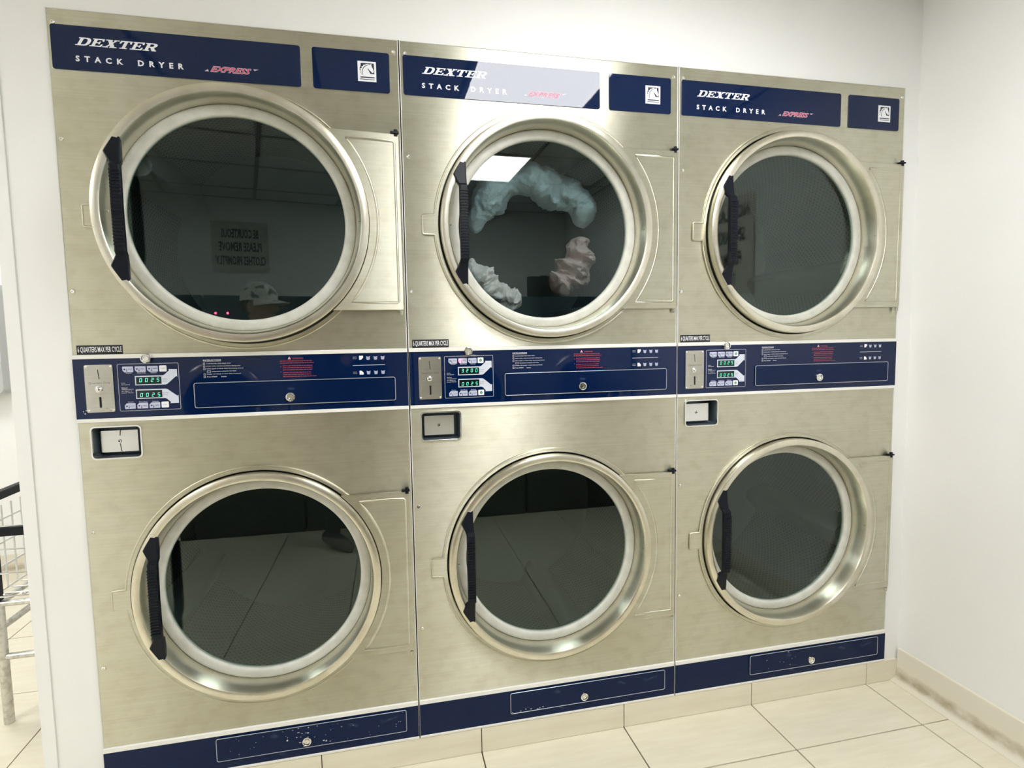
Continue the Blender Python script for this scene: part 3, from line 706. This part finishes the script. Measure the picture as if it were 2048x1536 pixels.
    for x in (0.0312, 0.0840):
        for z in (1.0572, 1.1643): obj('screw', C('scr', screw_mesh) if False else C('scs', lambda: MB().lathe([(0.0003, -0.0016), (0.0016, -0.0014), (0.0026, 0.0)], 0, 0, 12, False).mesh('screw', CHROME, 50)), cp, (x, -0.0068, z))
    sp = obj('service_panel', C('bp1', lambda: bezel_plate(1.0545, 1.1168)), d, bev=0.001)
    obj('panel_edge', C('be1', lambda: bezel_edge(1.0545, 1.1168)), sp); obj('lock', C('lk1', lambda: lock_mesh(0.4955, 1.0738, -0.0072)), sp)
    obj('lock', C('lk0', lambda: lock_mesh(0.1640, 1.1818, -0.0050)), d)
    st = obj('sticker', C('stk', lambda: MB().prism([rect(0.0122, 0.1115, 1.1938, 1.2162)], -0.0008, 0.0).mesh('sticker', INK)), d)
    st['label'] = 'black sticker with white quarters notice'
    obj('sticker_print', C('stt', lambda: lid_text(-0.0010)), st)
    # coin box
    cb = obj('coin_box', C('cbr', coin_recess), d)
    obj('coin_box_frame', C('cbf', coin_frame), cb, bev=0.0012); obj('coin_box_front', C('cbp', coin_front), cb, bev=0.001)
    obj('coin_box_lock', C('cbl', coin_lock), cb); obj('keyhole', C('cbk', coin_keyhole), cb)
    # kick panel
    kp = obj('kick_panel', C('kp', lambda: MB().box(0.0025, 0.7975, -0.0040, 0.003, 0.0832, 0.1762).mesh('kick_panel', NAVYP)), d)
    sp = obj('service_panel', C('bp2', lambda: bezel_plate(0.1065, 0.1695)), d, bev=0.001)
    obj('panel_edge', C('be2', lambda: bezel_edge(0.1065, 0.1695)), sp); obj('lock', C('lk2', lambda: lock_mesh(0.4950, 0.1275, -0.0072)), sp)
    if i == 0:
        chip = lambda *a, **k: obj(*a, **k).__setitem__('kind', 'stuff')
        chip('paint_chips', chips(3, 0.44, 0.56, 0.110, 0.165, 22, 0.0045), sp); chip('paint_chips', chips(5, 0.30, 0.76, 0.108, 0.166, 26, 0.0022), sp)
        chip('paint_chips', chips(9, 0.012, 0.026, 1.05, 1.066, 4, 0.004), c, (0, 0.0033, 0))
        for pts in ([(0.0835, 1.0025), (0.0855, 1.0025), (0.0838, 0.9890), (0.0822, 0.9890)], [(0.0815, 0.9690), (0.0835, 0.9690), (0.0850, 0.9520), (0.0870, 0.9490), (0.0838, 0.9500)]):
            obj('crack', MB().prism([pts], 0.0217, 0.022, True).mesh('crack', DARK), cb)
    if i == 1: obj('paint_chips', chips(11, 0.27, 0.40, 0.107, 0.118, 10, 0.004), sp)['kind'] = 'stuff'
    if i == 2: obj('paint_chips', chips(13, 0.28, 0.47, 0.108, 0.165, 9, 0.003), sp)['kind'] = 'stuff'
    for x, z in ((0.0160, 1.9622), (0.7858, 1.9628), (0.0155, 1.7000), (0.0140, 1.3460), (0.0160, 0.7530), (0.0165, 0.4005)):
        obj('screw', C('scr', screw_mesh), d, (x, 0, z))
    return d
D1 = make_dryer(0, 'stainless stack dryer with upper door standing ajar and scuffed kick panel, beside wall end', 5.87, -0.7, '0025', '0025', 'start', False)
D2 = make_dryer(1, 'running stainless stack dryer between two others, red light lit, laundry in upper drum', 0.66, -0.05, '3200', '0025', 'diamond', True)
D3 = make_dryer(2, 'stainless stack dryer next to the bare right-hand corner wall, both drums empty', 0.43, -0.2, '0025', '0025', 'diamond', False)

# ------------------------------------------------------------------ laundry tumbling in the running drum
def swag(name, cx, cz, a0, a1, r0, rad, y, ydepth, material, seed):
    """a loose crumpled length of cloth carried round by the drum"""
    n, k = 150, 56; vs = []; fs = []
    for i in range(n+1):
        t = i/n; a = R(a0+(a1-a0)*t); e = min(1.0, math.sin(math.pi*t)*2.2)**0.6
        e *= 0.75 + 0.45*noise.noise(Vector((t*6, seed*1.7, 2)))
        wob = noise.noise(Vector((t*4, seed, 0)))*0.022
        yo = 0.03*noise.noise(Vector((t*5, seed+3, 1)))
        for j in range(k):
            b = 2*math.pi*j/k; rr_ = rad*max(e, 0.02)
            d = Vector((math.cos(b)*math.cos(a), math.sin(b), math.cos(b)*math.sin(a)))
            p = Vector((cx + (r0+wob+rr_*math.cos(b))*math.cos(a), y + yo + ydepth*max(e, 0.02)*math.sin(b), cz + (r0+wob+rr_*math.cos(b))*math.sin(a)))
            w_ = p*20 + Vector((seed, 0, 0)); w_ += noise.noise_vector(w_*0.7)*0.8
            fold = 1 - abs(noise.noise(w_))*2.2 + 0.55*(1 - abs(noise.noise(w_*2.3))*2.2) + 0.30*noise.noise(w_*5) + 0.18*noise.noise(w_*11)
            vs.append(p + d*(fold*0.014 - 0.010)*max(e, 0.1))
    for i in range(n):
        for j in range(k):
            l = (j+1) % k; fs.append((i*k+j, i*k+l, (i+1)*k+l, (i+1)*k+j))
    fs += [tuple(reversed(range(k))), tuple(n*k+j for j in range(k))]
    return obj(name, MB().add(vs, fs).mesh(name, material, 80))
lx, lz = W+DCX, ZT
tag(swag('towel', lx, lz, 12, 176, 0.178, 0.074, 0.190, 0.085, TOWEL, 1.0), 'blue grey towel tumbling round the top of the running drum', 'towel', 'laundry in the running dryer')
tag(swag('cloth', lx, lz, 199, 256, 0.215, 0.042, 0.125, 0.045, CLOTH, 5.0), 'pale pink cloth low beside the handle in the running drum', 'cloth', 'laundry in the running dryer')
tag(swag('cloth', lx, lz, -64, 6, 0.172, 0.058, 0.230, 0.080, mat('rose_cloth', (0.72, 0.46, 0.47), 0.9), 9.0), 'dusky rose cloth under the towel end in the running drum', 'cloth', 'laundry in the running dryer')

# ------------------------------------------------------------------ wire cart in the passage
ct = thing('laundry_cart', 'wire laundry basket cart on grey tube legs in the side passage', 'cart', (-0.325, 0.76, 0))
X0, X1, Y0, Y1 = -0.16, 0.165, -0.255, 0.25
def leg(): return MB().tube([(0, 0, 0.0), (0, 0, 0.40)], 0.0145, 14).mesh('leg', CARTM, 50)
for x in (X0, X1):
    for y in (Y0, Y1): obj('leg', cached('cleg', leg), ct, (x, y, 0))
for y in (Y0, Y1):
    obj('cross_bar', MB().tube([(X0, y, 0.222), (X1, y, 0.222)], 0.0105, 12).mesh('cross_bar', CARTM, 50), ct)
    obj('frame_bar', MB().tube([(X0, y, 0.398), (X1, y, 0.398)], 0.0095, 12).mesh('frame_bar', CARTM, 50), ct)
for x in (X0, X1):
    obj('frame_bar', MB().tube([(x, Y0, 0.398), (x, Y1, 0.398)], 0.0095, 12).mesh('frame_bar', CARTM, 50), ct)
obj('brace', MB().tube([(X0, Y0, 0.318), (X0+0.12, Y1, 0.392)], 0.0105, 12).mesh('brace', CARTM, 50), ct)
obj('brace', MB().tube([(X0+0.01, Y1-0.05, 0.235), (X1-0.01, Y0+0.06, 0.235)], 0.0085, 12).mesh('brace', CARTM, 50), ct)
for x in (X0, X1):
    for y in (Y0, Y1): obj('corner_post', cached('cpost', lambda: MB().box(-0.011, 0.011, -0.011, 0.011, 0.408, 0.735).mesh('corner_post', BLACK)), ct, (x, y, 0), bev=0.003)
for z in (0.424, 0.500, 0.577, 0.652):
    obj('basket_wire', MB().tube([(X0-0.012, Y0-0.012, z), (X1+0.012, Y0-0.012, z), (X1+0.012, Y1+0.012, z), (X0-0.012, Y1+0.012, z)], 0.0032, 6, True).mesh('basket_wire', WIRE, 60), ct)
for k in range(7):
    x = X0+0.02 + k*(X1-X0-0.04)/6
    obj('basket_wire', MB().tube([(x, Y1+0.010, 0.66), (x, Y1+0.010, 0.430), (x, Y1-0.01, 0.418), (x, Y0+0.01, 0.418), (x, Y0-0.006, 0.430)], 0.0028, 6).mesh('basket_wire', WIRE, 60), ct)
for k in range(10):
    y = Y0+0.02 + k*(Y1-Y0-0.04)/9
    obj('basket_wire', MB().tube([(X0-0.01, y, 0.70), (X0-0.01, y, 0.428), (X0+0.01, y, 0.4235), (X1-0.01, y, 0.4235), (X1+0.010, y, 0.428), (X1+0.010, y, 0.70)], 0.0028, 6).mesh('basket_wire', WIRE, 60), ct)
for x in (X0, X1): obj('bumper', MB().box(x-0.012, x+0.012, Y0-0.01, Y1+0.01, 0.725, 0.752).mesh('bumper', BLACK), ct, bev=0.003)
for y in (Y0, Y1): obj('bumper', MB().box(X0-0.005, X1+0.005, y-0.012, y+0.008, 0.618, 0.648).mesh('bumper', BLACK), ct, bev=0.003)
# grey box on the passage wall
def at_y(px, py, y):
    d = RT*((px-1024)/FPX) + UP*((768-py)/FPX) + FW
    return CAM + d*((y-CAM.y)/d.y)
p = at_y(8, 788, YB-0.1)
tag(obj('wall_box', MB().prism([rr(p.x-0.34, p.x, p.z, p.z+0.56, 0.03)], YB-0.1, YB-0.001).mesh('wall_box', GREYBOX), bev=0.006), 'grey metal box with rounded corners mounted on the passage wall', 'box')

# ------------------------------------------------------------------ washers across the aisle
def washer_body():
    return MB().box(0.003, 0.737, -0.95, 0.0, 0.30, 1.42).mesh('body', WSTEEL)
def washer_ring():
    return MB().lathe([(0.245, 0.0), (0.245, 0.028), (0.235, 0.036), (0.205, 0.036), (0.195, 0.026), (0.190, 0.002)], 0.37, 0.86, 64).mesh('door', RIMST, 30)
def make_washer(k, label):
    t = thing('washer', label, 'washer', (-0.56+k*0.745, -2.12, 0), group='front loading washers along the wall')
    C = cached
    obj('body', C('wb', washer_body), t, bev=0.004)
    obj('base', C('wbs', lambda: MB().box(0.006, 0.734, -0.94, 0.006, 0.0, 0.30).mesh('base', WDARK)), t, bev=0.004)
    dr = obj('door', C('wr', washer_ring), t)
    obj('glass', C('wg', lambda: MB().lathe([(0.0005, 0.010), (0.15, 0.012), (0.192, 0.020), (0.192, 0.004), (0.0005, 0.002)], 0.37, 0.86, 48, False).mesh('glass', mat('washer_glass', (0.01, 0.012, 0.013), 0.05)), ), dr)
    obj('handle', C('wh', lambda: MB().box(0.585, 0.620, 0.034, 0.056, 0.78, 0.94).mesh('handle', BLACK)), dr, bev=0.006)
    cp = obj('control_panel', C('wc', lambda: MB().box(0.003, 0.737, -0.95, 0.010, 1.42, 1.48).box(0.003, 0.737, 0.0, 0.008, 1.30, 1.42).mesh('control_panel', WBLUE)), t, bev=0.002)
    obj('trim_strip', C('wt', lambda: MB().box(0.003, 0.737, 0.008, 0.013, 1.455, 1.462).box(0.003, 0.737, 0.008, 0.012, 1.415, 1.421).mesh('trim_strip', mat('washer_trim', (0.10, 0.15, 0.19), 0.4))), cp)
    obj('coin_slide', C('wcs', lambda: MB().box(0.58, 0.68, 0.006, 0.030, 1.33, 1.39).mesh('coin_slide', PLATE)), cp, bev=0.002)
    obj('dial', C('wd', lambda: MB().lathe([(0.0005, 0.026), (0.020, 0.026), (0.024, 0.010), (0.024, 0.006)], 0.30, 1.36, 24, False).mesh('dial', BLACK, 40)), cp)
    return t, cp
WL = ['steel front loading washer farthest from the right wall, across the aisle from the dryers', 'steel front loading washer with two red lights lit, behind the person',
      'steel front loading washer third from the wall end, across from the running dryer', 'steel front loading washer beside the right wall, under the small monitor']
for k in range(4):
    t, cp = make_washer(k, WL[k])
    if k == 1:
        for x in (0.245, 0.308): obj('led', cached('wled', lambda: MB().ball((0, 0, 0), 0.0065, 1, 0.5, 1, 12, 8).mesh('led', LEDW, 60)), cp, (x+0.56-0.745, 0.0105, 1.378))
# monitor on top of the washers
mo = thing('monitor', 'small black flat monitor on two feet standing on the washer top', 'monitor', (2.05, -2.70, 1.48), R(8))
obj('screen', MB().prism([rr(-0.130, 0.130, 0.016, 0.195, 0.010)], -0.012, 0.012).mesh('screen', mat('monitor_black', (0.004, 0.004, 0.005), 0.25)), mo, bev=0.002)
obj('camera_bump', MB().prism([rr(-0.026, 0.026, 0.195, 0.204, 0.003)], -0.008, 0.008).mesh('camera_bump', BLACK), mo)
for x in (-0.075, 0.075): obj('foot', MB().box(x-0.011, x+0.011, -0.045, 0.045, 0.0, 0.018).mesh('foot', BLACK), mo, bev=0.003)

# ------------------------------------------------------------------ notices
def sign(name, label, w_, h_, lines, loc, rz):
    t = thing(name, label, 'sign', loc, rz, 'wall notices')
    bd = obj('board', MB().prism([rr(-w_/2, w_/2, 0, h_, 0.006)], -0.006, -0.001).mesh('board', mat('sign_board', (0.62, 0.56, 0.50), 0.5)), t)
    m = MB()
    for tx, x0, x1, z0, z1 in lines: fit_text(m, tx, x0, x1, z0, z1, -0.0065, bold=0.03)
    obj('sign_lettering', m.mesh('sign_lettering', INK), bd)
    return t
sign('notice_sign', 'wall notice asking to be courteous and remove clothes promptly, above the washers', 0.40, 0.39,
     [('BE COURTEOUS', -0.13, 0.13, 0.265, 0.335), ('PLEASE REMOVE', -0.15, 0.15, 0.165, 0.235), ('CLOTHES PROMPTLY', -0.175, 0.175, 0.060, 0.130)], (0.395, YF, 1.735), math.pi)
sign('notice_sign', 'wall notice forbidding plastic sneakers and flammable items on the right wall', 0.44, 0.47,
     [('NO PLASTIC', -0.185, 0.185, 0.365, 0.43), ('SNEAKERS', -0.155, 0.155, 0.255, 0.32), ('FLAMMABLE', -0.125, 0.125, 0.145, 0.21), ('ITEMS', -0.08, 0.08, 0.045, 0.105)], (XR, -0.965, 1.405), math.pi/2*-1 + math.pi*0)

# ------------------------------------------------------------------ the person taking the picture, seen in the glass
def person():
    PX, PY = 0.44, -1.85
    f = Vector((0.76, 0.65, 0)).normalized(); r = Vector((f.y, -f.x, 0))
    def P(a, b, z): return Vector((PX, PY, 0)) + f*a + r*b + Vector((0, 0, z))
    m = MB()
    def limb(pts, rad, n=16):
        out = []; rs = []
        for i in range(len(pts)-1):
            for k in range(6):
                t = k/6; out.append(pts[i].lerp(pts[i+1], t)); rs.append(rad[i]*(1-t)+rad[i+1]*t)
        out.append(pts[-1]); rs.append(rad[-1])
        m.tube(out, rs, n); m.ball(out[0], rs[0]); m.ball(out[-1], rs[-1])
    # trunk
    def torso(z, a, sx, sy):
        return z, a, sx, sy
    rings = [(0.70, 0.0, 0.150, 0.105), (0.78, 0.0, 0.160, 0.112), (0.86, 0.0, 0.148, 0.105), (0.94, 0.005, 0.142, 0.102), (1.04, 0.01, 0.158, 0.108), (1.14, 0.012, 0.172, 0.105), (1.20, 0.012, 0.165, 0.092), (1.245, 0.015, 0.110, 0.072), (1.27, 0.018, 0.060, 0.058)]
    n = 28; vs = []; fs = []
    for z, a, sx, sy in rings:
        for k in range(n):
            t = 2*math.pi*k/n; vs.append(P(a + sy*math.sin(t), sx*math.cos(t), z))
    for i in range(len(rings)-1):
        for k in range(n): fs.append((i*n+k, i*n+(k+1) % n, (i+1)*n+(k+1) % n, (i+1)*n+k))
    fs += [tuple(reversed(range(n))), tuple((len(rings)-1)*n+k for k in range(n))]
    m.add(vs, fs)
    limb([P(0.015, 0, 1.22), P(0.03, 0, 1.31)], [0.056, 0.052])
    # head with face
    hc = P(0.045, 0, 1.405)
    def H(a, b, z): return hc + f*a + r*b + Vector((0, 0, z))
    vs = []; fs = []; n, mm = 24, 16
    for i in range(mm+1):
        th = math.pi*i/mm
        for k in range(n):
            t = 2*math.pi*k/n; a, b, z = 0.092*math.sin(th)*math.sin(t), 0.074*math.sin(th)*math.cos(t), 0.112*math.cos(th)
            if z < -0.02: b *= 1 - 0.45*min(1, (-0.02-z)/0.09); a = a*(1-0.15*min(1, (-0.02-z)/0.09)) + 0.012*min(1, (-0.02-z)/0.09)
            vs.append(H(a, b, z))
    for i in range(mm):
        for k in range(n): fs.append((i*n+k, (i+1)*n+k, (i+1)*n+(k+1) % n, i*n+(k+1) % n))
    m.add(vs, fs)
    limb([H(0.088, 0, 0.012), H(0.108, 0, -0.022)], [0.009, 0.014]); m.ball(H(0.092, 0.012, -0.026), 0.009); m.ball(H(0.092, -0.012, -0.026), 0.009)
    for s in (-1, 1):
        limb([H(0.083, 0.045*s, 0.024), H(0.090, 0.012*s, 0.026)], [0.010, 0.010]); m.ball(H(-0.005, 0.076*s, -0.008), 0.022, 0.6, 0.6, 1.3)
    limb([H(0.083, 0.022, -0.056), H(0.090, 0, -0.054), H(0.083, -0.022, -0.056)], [0.006, 0.008, 0.006]); limb([H(0.081, 0.018, -0.066), H(0.087, 0, -0.067), H(0.081, -0.018, -0.066)], [0.006, 0.008, 0.006])
    # legs
    for s in (-1, 1):
        b = 0.085*s; fa = 0.02 if s < 0 else 0.05
        limb([P(0, b, 0.72), P(0.03, b*1.1, 0.41), P(0.0+fa*0.2, b*1.15, 0.10)], [0.086, 0.058, 0.043])
        limb([P(-0.03, b*1.15, 0.062), P(0.05, b*1.2, 0.050), P(0.14, b*1.3, 0.034)], [0.042, 0.042, 0.032])
        m.ball(P(0.05, b*1.2, 0.028), 0.028, 1.0, 1.0, 0.9)
    # arms and hands closed on the phone
    ph = CAM - FW*0.030 - UP*0.012
    bk = -FW; hw = 0.085
    for s in (-1, 1):
        sh = P(0.012, 0.165*s, 1.185); grip = ph + RT*hw*s*1.04 + bk*0.020 - UP*0.030
        wrist = grip + bk*0.062 - UP*0.045 + RT*0.012*s
        mid = sh.lerp(wrist, 0.5); el = mid + Vector((0, 0, -0.17)) + r*0.05*s
        limb([sh, el], [0.056, 0.042]); limb([el, wrist], [0.041, 0.026])
        palm = wrist.lerp(grip, 0.62); limb([wrist, palm], [0.025, 0.030]); limb([palm - UP*0.008, palm + UP*0.026], [0.026, 0.022])
        for q in range(4):
            base = palm + UP*(0.030-0.020*q) - bk*0.006; k1 = base - bk*0.030 + RT*s*0.012; k2 = ph + RT*(hw+0.010)*s + UP*(0.030-0.017*q) - bk*0.010*0; k3 = ph + RT*(hw-0.016-0.004*(q % 2))*s + UP*(0.028-0.017*q) - bk*0.012
            limb([base, k1, k2, k3], [0.0095, 0.0090, 0.0085, 0.0072], 10)
        limb([palm - UP*0.01, ph + RT*(hw-0.006)*s + bk*0.020 - UP*0.012, ph + RT*(hw-0.030)*s + bk*0.012 + UP*0.004], [0.013, 0.011, 0.0085], 10)
    me = m.mesh('person_raw', None)
    tmp = bpy.data.objects.new('person_tmp', me); COL.objects.link(tmp)
    md = tmp.modifiers.new('remesh', 'REMESH'); md.mode = 'VOXEL'; md.voxel_size = 0.0055
    sm = tmp.modifiers.new('smooth', 'SMOOTH'); sm.factor = 0.5; sm.iterations = 4
    bpy.context.view_layer.update()
    body = bpy.data.meshes.new_from_object(tmp.evaluated_get(bpy.context.evaluated_depsgraph_get()))
    bpy.data.objects.remove(tmp); body.name = 'person'
    body.materials.clear()
    for q in (SKIN, SHIRT, TROUS, SHOE): body.materials.append(q)
    wr = [ph + RT*hw*s*1.04 + bk*0.082 - UP*0.075 for s in (-1, 1)]
    for pl in body.polygons:
        c = pl.center
        if c.z < 0.075: i = 3
        elif c.z < 0.80: i = 2
        else:
            i = 1
            if c.z > 1.262 and (c-hc).length < 0.20: i = 0
            if min((c-q).length for q in wr) < 0.105: i = 0
            if abs((c-ph).dot(FW)) < 0.07 and (c-ph).length < 0.15: i = 0
        pl.material_index = i; pl.use_smooth = True
    o = tag(obj('person', body), 'person in dark clothes and a patterned pale cap holding up a phone', 'person')
    o.location = (0, 0, 0)
    # cap: crown and curved brim
    cm = MB(); n = 28; vs = []; fs = []; rows = 9
    for i in range(rows):
        th = (math.pi/2)*i/(rows-1)*0.985
        for k in range(n):
            t = 2*math.pi*k/n; vs.append(H(-0.004 + 0.104*math.cos(th)*math.sin(t), 0.087*math.cos(th)*math.cos(t), 0.028 + 0.105*math.sin(th)**0.9))
    for i in range(rows-1):
        for k in range(n): fs.append((i*n+k, i*n+(k+1) % n, (i+1)*n+(k+1) % n, (i+1)*n+k))
    fs.append(tuple((rows-1)*n+k for k in range(n)))
    cm.add(vs, fs)
    cap = obj('cap', cm.mesh('cap', CAPM, 70), o)
    bm_ = MB(); vs = []; fs = []; n = 15
    for z in (0.0, -0.004):
        for k in range(n):
            t = R(18 + 144*k/(n-1)); b = 0.088*math.cos(t); a = -0.004 + 0.104*math.sin(t)
            q = math.sin(math.pi*k/(n-1))
            vs.append(H(a*0.97, b*0.97, 0.030+z)); vs.append(H(a + 0.078*q**0.6, b*1.02, 0.028 - 0.026*(1-q) - 0.014*q + z))
    for k in range(n-1):
        fs += [(2*k, 2*k+1, 2*k+3, 2*k+2), (2*n+2*k, 2*n+2*k+2, 2*n+2*k+3, 2*n+2*k+1), (2*k+1, 2*n+2*k+1, 2*n+2*k+3, 2*k+3)]
    bm_.add(vs, fs)
    obj('cap_brim', bm_.mesh('cap_brim', CAPM, 60), o)
    hm = MB()
    hm.ball(H(-0.022, 0, 0.004), 0.088, 0.90, 0.90, 0.80, 20, 12)
    obj('hair', hm.mesh('hair', HAIR, 70), o)
    # phone, held just behind the lens
    pm = MB().box(-0.076, 0.076, -0.004, 0.004, -0.036, 0.036).mesh('phone', mat('phone_black', (0.01, 0.01, 0.012), 0.2))
    po = obj('phone', pm, bev=0.0035); tag(po, 'black phone held up in both hands by the person in the cap', 'phone')
    M3 = Matrix.Identity(4)
    for i, v in enumerate((RT, FW, UP)):
        for j in range(3): M3[j][i] = v[j]
    M3.translation = ph; po.matrix_world = M3
person()
